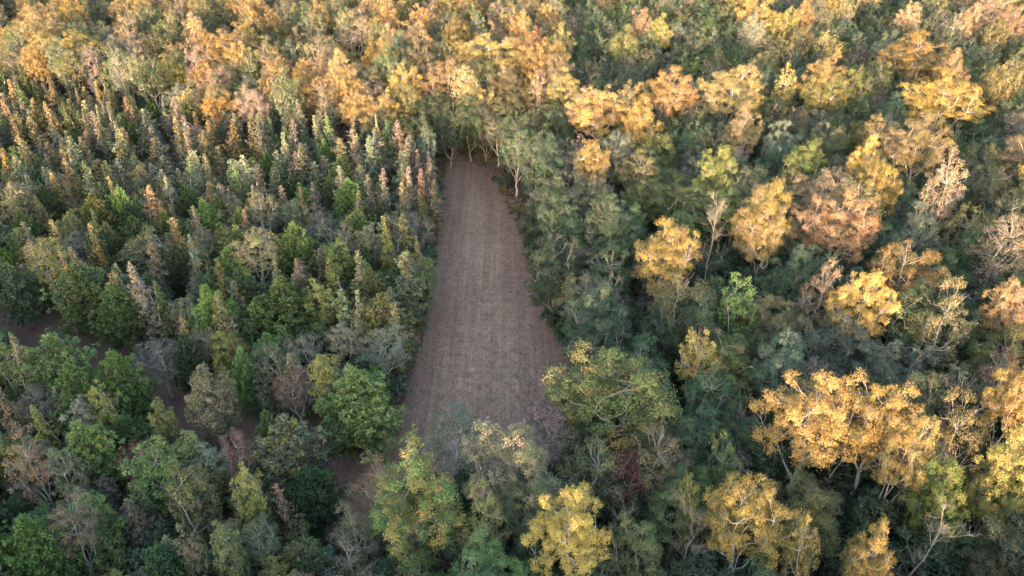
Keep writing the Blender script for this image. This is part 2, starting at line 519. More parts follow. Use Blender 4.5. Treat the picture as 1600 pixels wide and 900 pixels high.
def dist_line(P, x, y, closed=False):
    a = P if closed else P[:-1]; b = np.roll(P, -1, 0) if closed else P[1:]
    p = np.stack([np.atleast_1d(x), np.atleast_1d(y)], -1)[:, None]
    ab = b - a
    t = np.clip(((p - a) * ab).sum(-1) / ((ab ** 2).sum(-1) + 1e-9), 0, 1)
    return np.linalg.norm(p - a - ab * t[..., None], axis=-1).min(1)

def relief(x, y):
    return 0 * x

def struct(name, me):
    o = bpy.data.objects.new(name, me); COL.objects.link(o); o['kind'] = 'structure'
    return o

S_ = 3000.0
struct('ground', mesh_from('ground', np.array([(-S_, -S_, 0), (S_, -S_, 0), (S_, S_, 0), (-S_, S_, 0)]), [np.array([[0, 1, 2, 3]])], [ground_material('leaf_litter', 'forest')]))

# the field: a fine grid cut to the outline, ragged at the border
gs = 0.3
x0, y0 = FIELD.min(0) - 4; x1, y1 = FIELD.max(0) + 4
gx = np.arange(x0, x1, gs); gy = np.arange(y0, y1, gs)
GX, GY = np.meshgrid(gx, gy)
ins = inside(FIELD, GX.ravel(), GY.ravel()); dl = dist_line(FIELD, GX.ravel(), GY.ravel(), True)
sd0 = np.where(ins, dl, -dl)
wob = .5 * np.sin(GX * .9 + 1.3 * np.sin(GY * .35)) + .45 * np.sin(GY * .8 + 2 * np.sin(GX * .5)) + .3 * np.sin(GY * 2.3 + GX)
sd = sd0 + np.interp(GY.ravel(), [58, 66], [0, 1.0]) + .7 * wob.ravel() + RNG.normal(size=dl.shape) * .15
jit = RNG.normal(size=(len(dl), 2)) * .07
VV = np.stack([GX.ravel() + jit[:, 0], GY.ravel() + jit[:, 1], .004 + np.clip(sd, 0, 1) * .03 ], -1)
nx = len(gx)
ii = (np.arange(len(gy) - 1)[:, None] * nx + np.arange(nx - 1)[None]).ravel()
Q = np.stack([ii, ii + 1, ii + nx + 1, ii + nx], -1)
Q = Q[(sd[Q] > 0).all(1)]
fe = np.clip((sd0[Q].mean(1) + 1) / 7.0, 0, 1)
struct('field', mesh_from('field', VV, [Q], [ground_material('mown_thatch', 'field')], {'from_edge': fe}))

tt = np.linspace(0, 1, 90)
tp = np.stack([np.interp(tt, np.linspace(0, 1, len(TRACK)), TRACK[:, k]) for k in (0, 1)], -1)
tn = unit(np.stack([-np.gradient(tp[:, 1]), np.gradient(tp[:, 0])], -1))
cols = np.linspace(-2.9, 2.9, 6)
tv = []
for i in range(90):
    wv = 1 + .12 * math.sin(i * .7) + .08 * math.sin(i * 1.9)
    for c in cols:
        q = tp[i] + tn[i] * c * wv
        tv.append((q[0], q[1], .002 + .05 * (1 - abs(c) / 2.9)))
ii = (np.arange(89)[:, None] * 6 + np.arange(5)[None]).ravel()
struct('track', mesh_from('track', np.array(tv), [np.stack([ii, ii + 1, ii + 7, ii + 6], -1)], [ground_material('bare_red_soil', 'track')]))

# ------------------------------------------------------------------ placement
# anchors read off the photograph: crown centre (u, v), crown width in photo pixels, species, height in metres, two tints, share turned
ANCHORS = [
    # --- near end and right of the field
    (660, 785, 165, 'round', 15, 'green', 'golden', .38), (800, 735, 150, 'round', 14.5, 'olive', 'tan', .42),
    (752, 820, 70, 'thin', 13, 'yellow green', 'pale gold', .4), (888, 842, 135, 'open', 16, 'golden', 'golden', .5),
    (975, 752, 75, 'thin', 11, 'dark red', 'dark red', .5), (962, 625, 205, 'round', 16, 'green', 'golden', .20),
    (1170, 822, 135, 'open', 18, 'golden', 'olive', .30), (1262, 655, 165, 'open', 18.4, 'golden', 'olive', .38), (1368, 660, 130, 'open', 18.2, 'golden', 'tan', .35),
    (1398, 725, 95, 'open', 16, 'olive', 'golden', .5), (1216, 588, 95, 'round', 15, 'grey green', 'grey green', .5),
    (1090, 575, 62, 'thin', 15, 'yellow green', 'golden', .4), (1032, 402, 112, 'open', 20, 'golden', 'orange', .35),
    (1190, 368, 92, 'open', 21, 'golden', 'pale gold', .4), (1115, 365, 68, 'bare', 21, 'bare grey', 'bare grey', 0),
    (1305, 362, 118, 'open', 20, 'orange', 'pale gold', .4), (1410, 435, 115, 'open', 16, 'olive', 'golden', .4),
    (1345, 492, 95, 'open', 19, 'golden', 'golden', .5), (1158, 500, 66, 'oval', 15, 'green', 'green', .5),
    (958, 462, 50, 'bare', 14, 'bare grey', 'bare grey', 0), (885, 325, 110, 'round', 14, 'dark green', 'grey green', .4),
    (845, 272, 80, 'round', 14, 'dark green', 'grey green', .3), (945, 372, 105, 'round', 15, 'dark green', 'grey green', .4),
    (875, 425, 110, 'round', 13, 'dark green', 'dark green', .3), (925, 505, 100, 'round', 13, 'dark green', 'grey green', .3),
    (1105, 520, 85, 'round', 14, 'dark green', 'deep green', .3), (1025, 530, 80, 'round', 13, 'deep green', 'dark green', .3),
    (1432, 240, 100, 'open', 21, 'pale gold', 'golden', .4), (1345, 262, 62, 'open', 20, 'golden', 'golden', .4),
    (1362, 300, 70, 'open', 20, 'golden', 'olive', .3), (1474, 305, 70, 'thin', 21, 'pale gold', 'pinkish', .4),
    (1140, 150, 110, 'open', 21, 'pale gold', 'golden', .4), (935, 180, 105, 'open', 20, 'golden', 'pinkish', .3),
    (1000, 203, 60, 'round', 20, 'golden', 'pale gold', .4), (1035, 150, 85, 'open', 20, 'orange', 'golden', .4),
    (1288, 135, 72, 'round', 21, 'pale gold', 'golden', .4), (1468, 168, 125, 'open', 21, 'golden', 'olive', .3),
    (1122, 287, 72, 'round', 18, 'yellow green', 'olive', .4), (1258, 268, 80, 'open', 17.5, 'yellow green', 'bright green', .4),
    (930, 262, 62, 'open', 18, 'golden', 'olive', .4), (1180, 36, 66, 'round', 21, 'golden', 'golden', .4),
    (1250, 38, 45, 'round', 21, 'golden', 'pale gold', .4), (1430, 98, 110, 'open', 21, 'golden', 'olive', .4),
    (1558, 30, 80, 'thin', 21, 'pale gold', 'pinkish', .4), (1578, 495, 85, 'open', 19, 'pale gold', 'golden', .4),
    (1590, 640, 95, 'open', 18.5, 'golden', 'orange', .4), (1565, 755, 92, 'round', 15, 'yellow green', 'golden', .3),
    (1480, 800, 88, 'round', 14, 'yellow green', 'bright green', .4), (1440, 858, 120, 'bare', 14, 'bare grey', 'bare grey', 0),
    (1350, 890, 85, 'open', 16.5, 'golden', 'olive', .3), (1258, 872, 62, 'thin', 15, 'golden', 'olive', .4),
    (1085, 690, 110, 'round', 12, 'deep green', 'dark green', .4), (1060, 800, 110, 'round', 12, 'dark green', 'green', .4),
    (990, 870, 100, 'round', 13, 'green', 'dark green', .4), (1130, 730, 60, 'thin', 13, 'green', 'yellow green', .3),
    (1500, 690, 90, 'thin', 15, 'olive', 'golden', .25), (1160, 640, 36, 'bare', 13, 'bare grey', 'bare grey', 0),
    (1465, 520, 80, 'thin', 17, 'olive', 'pale gold', .3), (1270, 470, 60, 'thin', 16.5, 'greyish brown', 'rust brown', .3),
    (1560, 590, 60, 'thin', 15, 'greyish brown', 'rust brown', .4), (1420, 380, 75, 'round', 15, 'grey green', 'grey green', .4),
    (1090, 800, 40, 'thin', 14, 'yellow green', 'green', .4), (760, 200, 55, 'round', 12, 'grey green', 'greyish brown', .4),
    (735, 190, 60, 'round', 13, 'dark green', 'green', .3), (805, 215, 60, 'round', 13, 'dark green', 'grey green', .3),
    (700, 200, 50, 'round', 13, 'dark green', 'olive', .3),
    # --- lit hardwoods behind the pines
    (345, 88, 78, 'open', 21, 'golden', 'pale gold', .3), (470, 148, 62, 'round', 17, 'golden', 'olive', .4),
    (590, 108, 62, 'round', 20, 'golden', 'yellow green', .3), (770, 95, 120, 'open', 20, 'golden', 'pale gold', .3),
    (830, 82, 56, 'open', 20, 'orange', 'golden', .3), (700, 132, 85, 'open', 19, 'pale gold', 'golden', .4),
    (215, 75, 62, 'thin', 20, 'pale gold', 'tan', .4), (130, 85, 95, 'open', 20, 'golden', 'olive', .4),
    (60, 50, 90, 'open', 21, 'pale gold', 'golden', .4), (300, 110, 50, 'thin', 18, 'pinkish', 'pale gold', .4),
    (420, 95, 70, 'open', 19, 'tan', 'golden', .4), (560, 60, 60, 'thin', 20, 'pale gold', 'pinkish', .4),
    (645, 70, 70, 'open', 20, 'pale gold', 'golden', .4), (500, 95, 70, 'thin', 19, 'pale gold', 'tan', .4),
    (625, 140, 60, 'open', 17, 'golden', 'pinkish', .3), (720, 60, 60, 'open', 20, 'golden', 'tan', .4),
    (612, 182, 40, 'slender', 14, 'golden', 'pale gold', .4),
    # --- plantation on the left
    (340, 503, 62, 'pine', 12.5, 'bright green', 'bright green', .4), (452, 488, 105, 'pine', 11.5, 'green', 'yellow green', .15),
    (405, 512, 70, 'pine', 10, 'green', 'dark green', .3), (568, 632, 125, 'pine', 12, 'green', 'bright green', .3),
    (513, 612, 62, 'oval', 11.5, 'yellow green', 'green', .3), (462, 612, 62, 'thin', 10, 'rust brown', 'greyish brown', .4),
    (333, 632, 84, 'oval', 12, 'olive', 'tan', .5), (130, 462, 88, 'pine', 12, 'green', 'olive', .3),
    (186, 494, 70, 'pine', 11, 'green', 'yellow green', .2), (92, 583, 95, 'pine', 12, 'green', 'bright green', .2),
    (195, 612, 90, 'pine', 12, 'green', 'bright green', .35), (228, 470, 52, 'slender', 13.5, 'greyish brown', 'tan', .4),
    (258, 490, 40, 'slender', 11, 'olive', 'olive', .4), (72, 418, 62, 'thin', 12, 'yellow green', 'olive', .4),
    (240, 398, 82, 'oval', 11, 'olive', 'grey green', .4), (40, 335, 68, 'oval', 12, 'tan', 'olive', .5),
    (160, 402, 42, 'slender', 12, 'olive', 'golden', .25), (400, 398, 84, 'thin', 12, 'yellow green', 'pale gold', .4),
    (408, 340, 52, 'thin', 12.5, 'grey green', 'tan', .3), (655, 310, 32, 'slender', 12, 'pinkish', 'pinkish', .4),
    (637, 312, 30, 'slender', 12, 'pinkish', 'rust brown', .4), (382, 592, 52, 'pine', 9, 'bright green', 'green', .3),
    (448, 715, 105, 'pine', 12.5, 'grey green', 'yellow green', .3), (492, 770, 85, 'pine', 9, 'deep green', 'dark green', .3),
    (250, 755, 84, 'oval', 11.5, 'bright green', 'yellow green', .4), (310, 785, 80, 'oval', 12, 'olive', 'yellow green', .4),
    (392, 790, 58, 'oval', 12, 'yellow green', 'olive', .4), (62, 872, 85, 'pine', 12, 'bright green', 'bright green', .4),
    (112, 835, 75, 'thin', 12, 'tan', 'greyish brown', .4), (55, 725, 75, 'thin', 11.5, 'orange', 'greyish brown', .5),
    (215, 722, 70, 'thin', 8.5, 'dark red', 'rust brown', .4), (370, 718, 48, 'thin', 11, 'rust brown', 'rust brown', .4),
    (172, 648, 52, 'oval', 11.5, 'yellow green', 'olive', .4), (262, 668, 42, 'oval', 10, 'yellow green', 'green', .3),
    (28, 660, 50, 'slender', 12, 'tan', 'olive', .4), (555, 862, 95, 'bare', 11, 'bare grey', 'bare grey', 0),
    (415, 850, 62, 'thin', 10, 'grey green', 'olive', .4), (365, 880, 60, 'oval', 11, 'olive', 'yellow green', .4),
    (320, 885, 50, 'oval', 11, 'olive', 'pale gold', .3), (35, 590, 45, 'slender', 12.5, 'tan', 'olive', .5),
    (20, 450, 60, 'pine', 12, 'dark green', 'green', .3), (545, 320, 50, 'pine', 10.5, 'bright green', 'green', .3),
    (525, 455, 50, 'slender', 12, 'olive', 'yellow green', .3), (565, 450, 44, 'slender', 12, 'tan', 'olive', .4),
    (630, 455, 62, 'slender', 13, 'olive', 'grey green', .4), (610, 395, 40, 'slender', 12.5, 'olive', 'golden', .2),
    (590, 225, 16, 'slender', 13, 'golden', 'yellow green', .3), (600, 345, 45, 'pine', 9, 'deep green', 'green', .3),
    (640, 385, 60, 'slender', 12, 'olive', 'grey green', .3), (660, 440, 50, 'oval', 9, 'olive', 'green', .3),
    (290, 565, 50, 'pine', 10, 'deep green', 'deep green', .3), (430, 570, 60, 'thin', 10, 'grey green', 'olive', .3),
    (250, 560, 80, 'thin', 9, 'greyish brown', 'greyish brown', .4), (500, 385, 70, 'oval', 10, 'grey green', 'olive', .3),
]
KIND_NAME = {'round': 'broadleaf_tree', 'open': 'broadleaf_tree', 'thin': 'broadleaf_tree', 'oval': 'sapling', 'pine': 'pine_tree',
             'slender': 'slender_tree', 'bare': 'bare_tree'}
CZ = {'round': .66, 'open': .70, 'thin': .68, 'oval': .58, 'pine': .58, 'slender': .55, 'bare': .72}
TREES = []    # dict(x, y, H, R, kind, var, a, b, turned, rot)
PX = np.zeros((0, 3))

def plant(x, y, H, R, kind, a, b, turned):
    global PX
    TREES.append(dict(x=x, y=y, H=H, R=R, kind=kind, var=int(RNG.integers(len(LIB[kind]))), a=a, b=b, turned=turned,
                      rot=RNG.uniform(0, 6.28), lean=(RNG.normal() * .04, RNG.normal() * .04)))
    f = math.exp(RNG.normal() * .17); h = 1 + RNG.normal(size=3) * .05
    TREES[-1]['ta'] = tuple(float(q) for q in np.array(TINT[a]) * f * h); TREES[-1]['tb'] = tuple(float(q) for q in np.array(TINT[b]) * f * h)
    PX = np.concatenate([PX, [[x, y, R]]])

for (u, v, w, kind, H, a, b, tn_) in ANCHORS:
    if H >= 19: H -= 2.4
    elif H > 16: H -= .8
    p, t = at(u, v, H * CZ[kind])
    R = w / 2 / FPX * t
    plant(p[0], p[1], H, R, kind, a, b, tn_)

# edge of the pine block as seen at pine-top height
EDGE = np.array([at(u, v, 12.5)[0][:2] for u, v in [(-700, 20), (0, 92), (160, 120), (300, 150), (520, 165), (640, 190), (700, 235)]])

def choose(names): return names[int(RNG.integers(len(names)))]

def species(x, y, field_d):
    """what grows at a spot when nothing was read off the photograph for it"""
    u, v, d = proj(x, y, 8.0)
    left = u < 690 and y < np.interp(x, EDGE[:, 0], EDGE[:, 1]) if y > 30 else False
    r = RNG.random()
    if left:
        if v < 310:
            far = (310 - v) / 200
            if r < .78:
                if u > 400: pal = [('greyish brown', 'pinkish'), ('sage', 'greyish brown'), ('sage', 'tan'), ('olive', 'tan'), ('sage', 'olive'), ('green', 'sage'), ('sage', 'greyish brown'), ('tan', 'greyish brown')]
                else: pal = [('sage', 'tan'), ('olive', 'sage'), ('olive', 'tan'), ('sage', 'greyish brown'), ('green', 'olive'), ('tan', 'golden')]
                a, b = choose(pal)
                return 'slender', RNG.uniform(9, 13.4), RNG.uniform(1.7, 3.0), a, b, RNG.uniform(.2, .6)
            if r < .91:
                return 'pine', RNG.uniform(8, 11), RNG.uniform(1.6, 2.5), choose(['green', 'deep green', 'bright green']), 'green', .3
            return 'oval', RNG.uniform(8, 11), RNG.uniform(1.8, 2.4), choose(['olive', 'sage', 'greyish brown']), choose(['tan', 'olive']), .4
        if v < 620:
            if r < .40:
                return 'pine', RNG.uniform(8, 12), RNG.uniform(2.0, 3.2), choose(['green', 'green', 'bright green', 'dark green', 'olive']), choose(['green', 'yellow green', 'bright green']), RNG.uniform(.1, .4)
            if r < .68:
                return 'slender', RNG.uniform(9, 12.8), RNG.uniform(1.5, 2.4), choose(['sage', 'olive', 'olive', 'greyish brown', 'tan']), choose(['tan', 'olive', 'golden']), RNG.uniform(.15, .5)
            if r < .90:
                return 'oval', RNG.uniform(7, 10.5), RNG.uniform(1.8, 2.9), choose(['sage', 'yellow green', 'olive', 'green']), choose(['olive', 'yellow green', 'sage']), RNG.uniform(.1, .5)
            return 'thin', RNG.uniform(8, 10.5), RNG.uniform(2, 3), choose(['greyish brown', 'sage', 'tan']), choose(['greyish brown', 'olive']), .4
        if r < .22:
            return 'pine', RNG.uniform(7, 11), RNG.uniform(1.9, 2.9), choose(['green', 'green', 'bright green', 'dark green']), choose(['bright green', 'yellow green']), RNG.uniform(.1, .4)
        if r < .68:
            return 'oval', RNG.uniform(6.5, 11), RNG.uniform(1.6, 2.7), choose(['sage', 'green', 'olive', 'green', 'yellow green']), choose(['olive', 'yellow green', 'tan']), RNG.uniform(.1, .5)
        if r < .80:
            return 'slender', RNG.uniform(8, 11), RNG.uniform(1.3, 2), choose(['olive', 'tan', 'sage']), choose(['tan', 'yellow green']), .4
        return 'thin', RNG.uniform(7, 10), RNG.uniform(1.8, 3), choose(['green', 'yellow green', 'rust brown', 'tan', 'olive']), choose(['greyish brown', 'olive']), .4
    # hardwood forest
    tall = RNG.random()
    if y < -8 and x < 8:  # unseen trees behind the camera, made extra tall to shade the left stand
        return 'round', RNG.uniform(21, 24), RNG.uniform(4.2, 6), choose(['dark green', 'olive', 'grey green']), 'olive', .3
    back_left = u < 880 and v < 200
    if back_left:
        H = RNG.uniform(11, 17.5)
        pal = [('golden', 'pale gold'), ('pale gold', 'tan'), ('golden', 'olive'), ('olive', 'golden'), ('tan', 'pinkish'), ('olive', 'grey green'), ('pale gold', 'golden'), ('dark green', 'olive'), ('olive', 'green'), ('grey green', 'olive')]
        if r < .60: k = 'open'
        elif r < .78: k = 'thin'
        elif r < .94: k = 'round'
        else: k = 'bare'
        a, b = choose(pal)
        return k, H, RNG.uniform(3.7, 5.7) * (.8 if k in ('thin', 'bare') else 1), a, b, RNG.uniform(.2, .6)
    if tall < .11 and y > 60 and not (field_d < 16 and x > -5):
        k = choose(['open', 'open', 'thin', 'round'])
        a, b = choose([('golden', 'olive'), ('pale gold', 'olive'), ('olive', 'golden'), ('yellow green', 'golden'), ('olive', 'yellow green'), ('grey green', 'olive'), ('pale gold', 'tan')])
        return k, RNG.uniform(15.8, 18.2), RNG.uniform(3.8, 5.6) * (.8 if k == 'thin' else 1), a, b, RNG.uniform(.2, .5)
    H = RNG.uniform(10.8, 14.2) if y < 130 else RNG.uniform(11.2, 13.4)
    near_field = u < 1130
    if r < .52:
        return 'round', H, H * RNG.uniform(.25, .39), choose(['dark green', 'dark green', 'grey green', 'deep green', 'green'] if near_field else ['dark green', 'dark green', 'grey green', 'deep green', 'deep green', 'olive']), choose(['grey green', 'dark green', 'olive']), RNG.uniform(.1, .5)
    if r < .72:
        return 'open', H, H * RNG.uniform(.27, .40), choose(['olive', 'dark green', 'green', 'dark green']), choose(['olive', 'green', 'tan', 'grey green']), RNG.uniform(.1, .45)
    if r < .955:
        return 'thin', H, RNG.uniform(2.8, 4.2), choose(['grey green', 'olive', 'greyish brown', 'dark green', 'dark green']), choose(['grey green', 'olive', 'greyish brown']), RNG.uniform(.1, .5)
    return 'bare', H * .95, RNG.uniform(2, 3.6), 'bare grey', 'bare grey', 0

YMIN, YMAX = -110.0, 400.0
N_CAND = 60000
cy = YMIN + (YMAX - YMIN) * RNG.random(N_CAND)
cx = (RNG.random(N_CAND) * 2 - 1) * 340
half = np.where(cy > 25, .78 * np.sqrt(np.maximum(cy, 0) ** 2 * .75 + 45 ** 2) + 30, np.where(cx < 0, 170, 90))
ok = np.abs(cx) < half
cx, cy = cx[ok], cy[ok]
fin = inside(FIELD, cx, cy); fd = dist_line(FIELD, cx, cy, True); td = dist_line(TRACK, cx, cy)
for x, y, f, d1, d2 in zip(cx, cy, fin, fd, td):
    if f or d2 < 3.0: continue
    k, H, R, a, b, tn_ = species(x, y, d1)
    if k in ('round', 'open', 'thin') and y > 120: R *= .84
    if d1 < R * .38: continue
    if d2 < 2.6 + R * .65: continue
    if x < -25 and H > 6 and dist_line(TRACK, x * 1.05, y + 5)[0] < 3.2: continue
    dd = np.hypot(PX[:, 0] - x, PX[:, 1] - y)
    pack = .50 if k == 'slender' else .57 if k in ('pine', 'oval') else .59
    if (dd < pack * (PX[:, 2] + R)).any(): continue
    plant(x, y, H, R, k, a, b, tn_)

# ------------------------------------------------------------------ which trees stand as individuals
for t in TREES:
    t['u'], t['v'], t['d'] = proj(t['x'], t['y'], t['H'] * CZ[t['kind']])
    t['w'] = 2 * t['R'] * FPX / max(t['d'], 1)
    hpx = t['H'] * .35 * FPX / max(t['d'], 1)
    vis = t['d'] > 5 and -t['w'] * .3 < t['u'] < 1600 + t['w'] * .3 and -hpx * .6 < t['v'] < 900 + hpx * .7
    t['vis'] = vis
by = {}
for i, t in enumerate(TREES):
    if t['vis']: by.setdefault(KIND_NAME[t['kind']], []).append(i)
single = set()
for nm, idx in by.items():
    idx.sort(key=lambda i: -TREES[i]['w'] * (1.5 if i < len(ANCHORS) else 1))
    single.update(idx[:300])

# ------------------------------------------------------------------ labels
LOOK = {'deep green': 'very dark green', 'dark green': 'dark green', 'grey green': 'grey-green', 'sage': 'sage green', 'green': 'green', 'bright green': 'bright green', 'olive': 'olive',
        'yellow green': 'yellow-green', 'golden': 'golden yellow', 'pale gold': 'pale gold', 'orange': 'orange', 'pinkish': 'pinkish', 'rust brown': 'rust brown',
        'dark red': 'dark red', 'greyish brown': 'grey-brown', 'tan': 'tan', 'bare grey': 'pale grey'}
def look(t):
    a, b = LOOK[t['a']], LOOK[t['b']]
    return a if a == b or t['turned'] < .2 else f'{a} and {b}'
NOUN = {'round': 'round-crowned tree', 'open': 'spreading tree', 'thin': 'thin-leaved tree', 'oval': 'oval sapling', 'pine': 'bushy pine',
        'slender': 'spire-shaped tree', 'bare': 'leafless tree'}
CAT = {'broadleaf_tree': 'tree', 'sapling': 'sapling', 'pine_tree': 'pine', 'slender_tree': 'spire tree', 'bare_tree': 'bare tree'}
GROUP = {'broadleaf_tree': 'broadleaf trees of the hardwood forest', 'sapling': 'saplings among the pines', 'pine_tree': 'pines of the planted block',
         'slender_tree': 'spire-shaped trees of the planted block', 'bare_tree': 'leafless trees'}
def place(t):
    u, v = t['u'], t['v']
    if u < 25: h = 'at left edge'
    elif u > 1575: h = 'at right edge'
    elif u < 200: h = 'far left'
    elif u < 400: h = 'left'
    elif u < 560: h = 'left of centre'
    elif u < 700: h = 'beside field, left'
    elif u < 880: h = 'in line with field'
    elif u < 1040: h = 'beside field, right'
    elif u < 1220: h = 'right of centre'
    elif u < 1400: h = 'right'
    else: h = 'far right'
    if v > 820: w = 'along bottom edge'
    elif v > 700: w = 'below the field'
    elif v > 580: w = "by field's near end"
    elif v > 460: w = "by field's near half"
    elif v > 350: w = "by field's middle"
    elif v > 240: w = "by field's far half"
    elif v > 150: w = 'just beyond the field'
    elif v > 70: w = 'far beyond the field'
    else: w = 'along top edge'
    return f'{h}, {w}'
ORD = ['leftmost', 'second', 'third', 'fourth', 'fifth', 'sixth', 'seventh', 'eighth', 'ninth', 'tenth', 'eleventh', 'twelfth', 'thirteenth', 'fourteenth']
cells = {}
for i in single:
    t = TREES[i]
    cells.setdefault((look(t), NOUN[t['kind']], place(t)), []).append(i)
LABEL = {}
for (lk, nn, pl), idx in cells.items():
    idx.sort(key=lambda i: TREES[i]['u'])
    for q, i in enumerate(idx):
        if len(idx) == 1: LABEL[i] = f'{lk} {nn}, {pl}'
        elif q == 0: LABEL[i] = f'leftmost {lk} {nn}, {pl}'
        elif q == len(idx) - 1: LABEL[i] = f'rightmost {lk} {nn}, {pl}'
        else: LABEL[i] = f'{ORD[q]} from left, {lk} {nn}, {pl}'

for i, q in LABEL.items():
    if len(q.split()) > 16: LABEL[i] = q.replace(look(TREES[i]), LOOK[TREES[i]['a']])

# ------------------------------------------------------------------ individuals: an Empty at the foot, trunk and crown under it
for i in sorted(single):
    t = TREES[i]
    L = LIB[t['kind']][t['var']]
    nm = KIND_NAME[t['kind']]
    root = bpy.data.objects.new(nm, None)
    COL.objects.link(root)
    root.empty_display_size = 1.0
    root.location = (t['x'], t['y'], -0.05)
    root.rotation_euler = (t['lean'][0], t['lean'][1], t['rot'])
    root.scale = (t['R'] / L['R'], t['R'] / L['R'], t['H'] / L['H'])
    root['label'] = LABEL[i]; root['category'] = CAT[nm]; root['group'] = GROUP[nm]
    a = bpy.data.objects.new('trunk', L['t']); COL.objects.link(a); a.parent = root
    if 'b' in L:
        br = bpy.data.objects.new('branches', L['b']); COL.objects.link(br); br.parent = a
    c = bpy.data.objects.new('branches' if nm == 'bare_tree' else 'crown', L['c']); COL.objects.link(c); c.parent = root
    c['tint'] = t['ta']; c['tint_two'] = t['tb']; c['turned'] = float(t['turned'])

# ------------------------------------------------------------------ the rest of the forest as stuff: geometry-node instances
def scatter(name, label, category, kinds, items):
    """items: dicts with x,y,H,R,kind,var,a,b,turned,rot"""
    if not items: return
    lib = bpy.data.collections.new(name + '_library')
    order = {}
    for k in kinds:
        for j, L in enumerate(LIB[k]):
            order[(k, j)] = len(order)
            po = bpy.data.objects.new('%s_%03d' % (name, order[(k, j)]), L['j'])
            lib.objects.link(po)
    me = bpy.data.meshes.new(name)
    n = len(items)
    me.vertices.add(n)
    me.vertices.foreach_set('co', np.array([(t['x'], t['y'], t.get('z', -.05)) for t in items], np.float32).ravel())
    def put(nm, typ, arr, fld):
        a = me.attributes.new(nm, typ, 'POINT'); a.data.foreach_set(fld, np.asarray(arr).ravel())
    put('pick', 'INT', np.array([order[(t['kind'], t['var'])] for t in items], np.int32), 'value')
    put('turn', 'FLOAT_VECTOR', np.array([(t['lean'][0], t['lean'][1], t['rot']) for t in items], np.float32), 'vector')
    put('size', 'FLOAT_VECTOR', np.array([(t['R'] / LIB[t['kind']][t['var']]['R'],) * 2 + (t['H'] / LIB[t['kind']][t['var']]['H'],) for t in items], np.float32), 'vector')
    put('tint', 'FLOAT_VECTOR', np.array([t.get('ta', TINT[t['a']]) for t in items], np.float32), 'vector')
    put('tint_two', 'FLOAT_VECTOR', np.array([t.get('tb', TINT[t['b']]) for t in items], np.float32), 'vector')
    put('turned', 'FLOAT', np.array([t['turned'] for t in items], np.float32), 'value')
    o = bpy.data.objects.new(name, me); COL.objects.link(o)
    o['kind'] = 'stuff'; o['label'] = label; o['category'] = category
    ng = bpy.data.node_groups.new(name, 'GeometryNodeTree')
    ng.interface.new_socket('Geometry', in_out='INPUT', socket_type='NodeSocketGeometry')
    ng.interface.new_socket('Geometry', in_out='OUTPUT', socket_type='NodeSocketGeometry')
    N, Lk = ng.nodes, ng.links
    gi = N.new('NodeGroupInput'); go = N.new('NodeGroupOutput')
    ci = N.new('GeometryNodeCollectionInfo'); ci.inputs['Collection'].default_value = lib
    ci.inputs['Separate Children'].default_value = True
    ip = N.new('GeometryNodeInstanceOnPoints'); ip.inputs['Pick Instance'].default_value = True
    def named(nm, typ):
        q = N.new('GeometryNodeInputNamedAttribute'); q.data_type = typ; q.inputs['Name'].default_value = nm
        return q.outputs['Attribute']
    Lk.new(gi.outputs[0], ip.inputs['Points']); Lk.new(ci.outputs[0], ip.inputs['Instance'])
    Lk.new(named('pick', 'INT'), ip.inputs['Instance Index'])
    Lk.new(named('turn', 'FLOAT_VECTOR'), ip.inputs['Rotation'])
    Lk.new(named('size', 'FLOAT_VECTOR'), ip.inputs['Scale'])
    Lk.new(ip.outputs[0], go.inputs[0])
    md = o.modifiers.new('scatter', 'NODES'); md.node_group = ng
    return o

rest = [t for i, t in enumerate(TREES) if i not in single]
scatter('far_hardwood_forest', 'mass of broadleaf trees reaching to the top of the picture', 'forest', ['round', 'open', 'thin', 'bare'], [t for t in rest if t['kind'] in ('round', 'open', 'thin', 'bare')])
scatter('far_plantation', 'mass of narrow young trees at the back of the planted block', 'forest', ['pine', 'slender', 'oval'], [t for t in rest if t['kind'] in ('pine', 'slender', 'oval')])

# undergrowth: shrubs and saplings under and between the crowns
und = []
n_u = 9500
uy = np.concatenate([15 + 330 * RNG.random(n_u - 3200) ** .8, 28 + 85 * RNG.random(3200)])
ux = (RNG.random(n_u) * 2 - 1) * np.concatenate([np.full(n_u - 3200, 270.), np.full(3200, 105.)])
ok = np.abs(ux) < .78 * np.sqrt(uy ** 2 * .75 + 45 ** 2) + 12
ux, uy = ux[ok], uy[ok]
fin = inside(FIELD, ux, uy); fd = dist_line(FIELD, ux, uy, True); td = dist_line(TRACK, ux, uy)
for x, y, f, d1, d2 in zip(ux, uy, fin, fd, td):
    if f or d2 < 4.0 or d1 < .4: continue
    left = x < np.interp(y, [20, 60, 150, 200], [-8, -10, -14, -60]) and y < 190
    kind = 'oval' if d1 > 3 and RNG.random() < (.5 if left else .28) else 'shrub'
    if kind == 'oval': H = RNG.uniform(4, 6.5) if left else RNG.uniform(5, 9.5); R = H * RNG.uniform(.26, .36)
    else: H = RNG.uniform(.9, 4.5) if d1 > 4 else RNG.uniform(.8, 3.0); R = H * RNG.uniform(.45, .65)
    und.append(dict(x=x, y=y, H=H, R=R, kind=kind, var=int(RNG.integers(4)), a=choose(['dark green', 'grey green', 'green', 'olive', 'greyish brown'] if left else ['deep green', 'deep green', 'dark green', 'dark green', 'greyish brown']),  # outside the left stand, tints are darkened to deepen shaded gaps between crowns
                    b=choose(['olive', 'green', 'dark green']), turned=RNG.uniform(.1, .4), rot=RNG.uniform(0, 6.28), lean=(0, 0)))
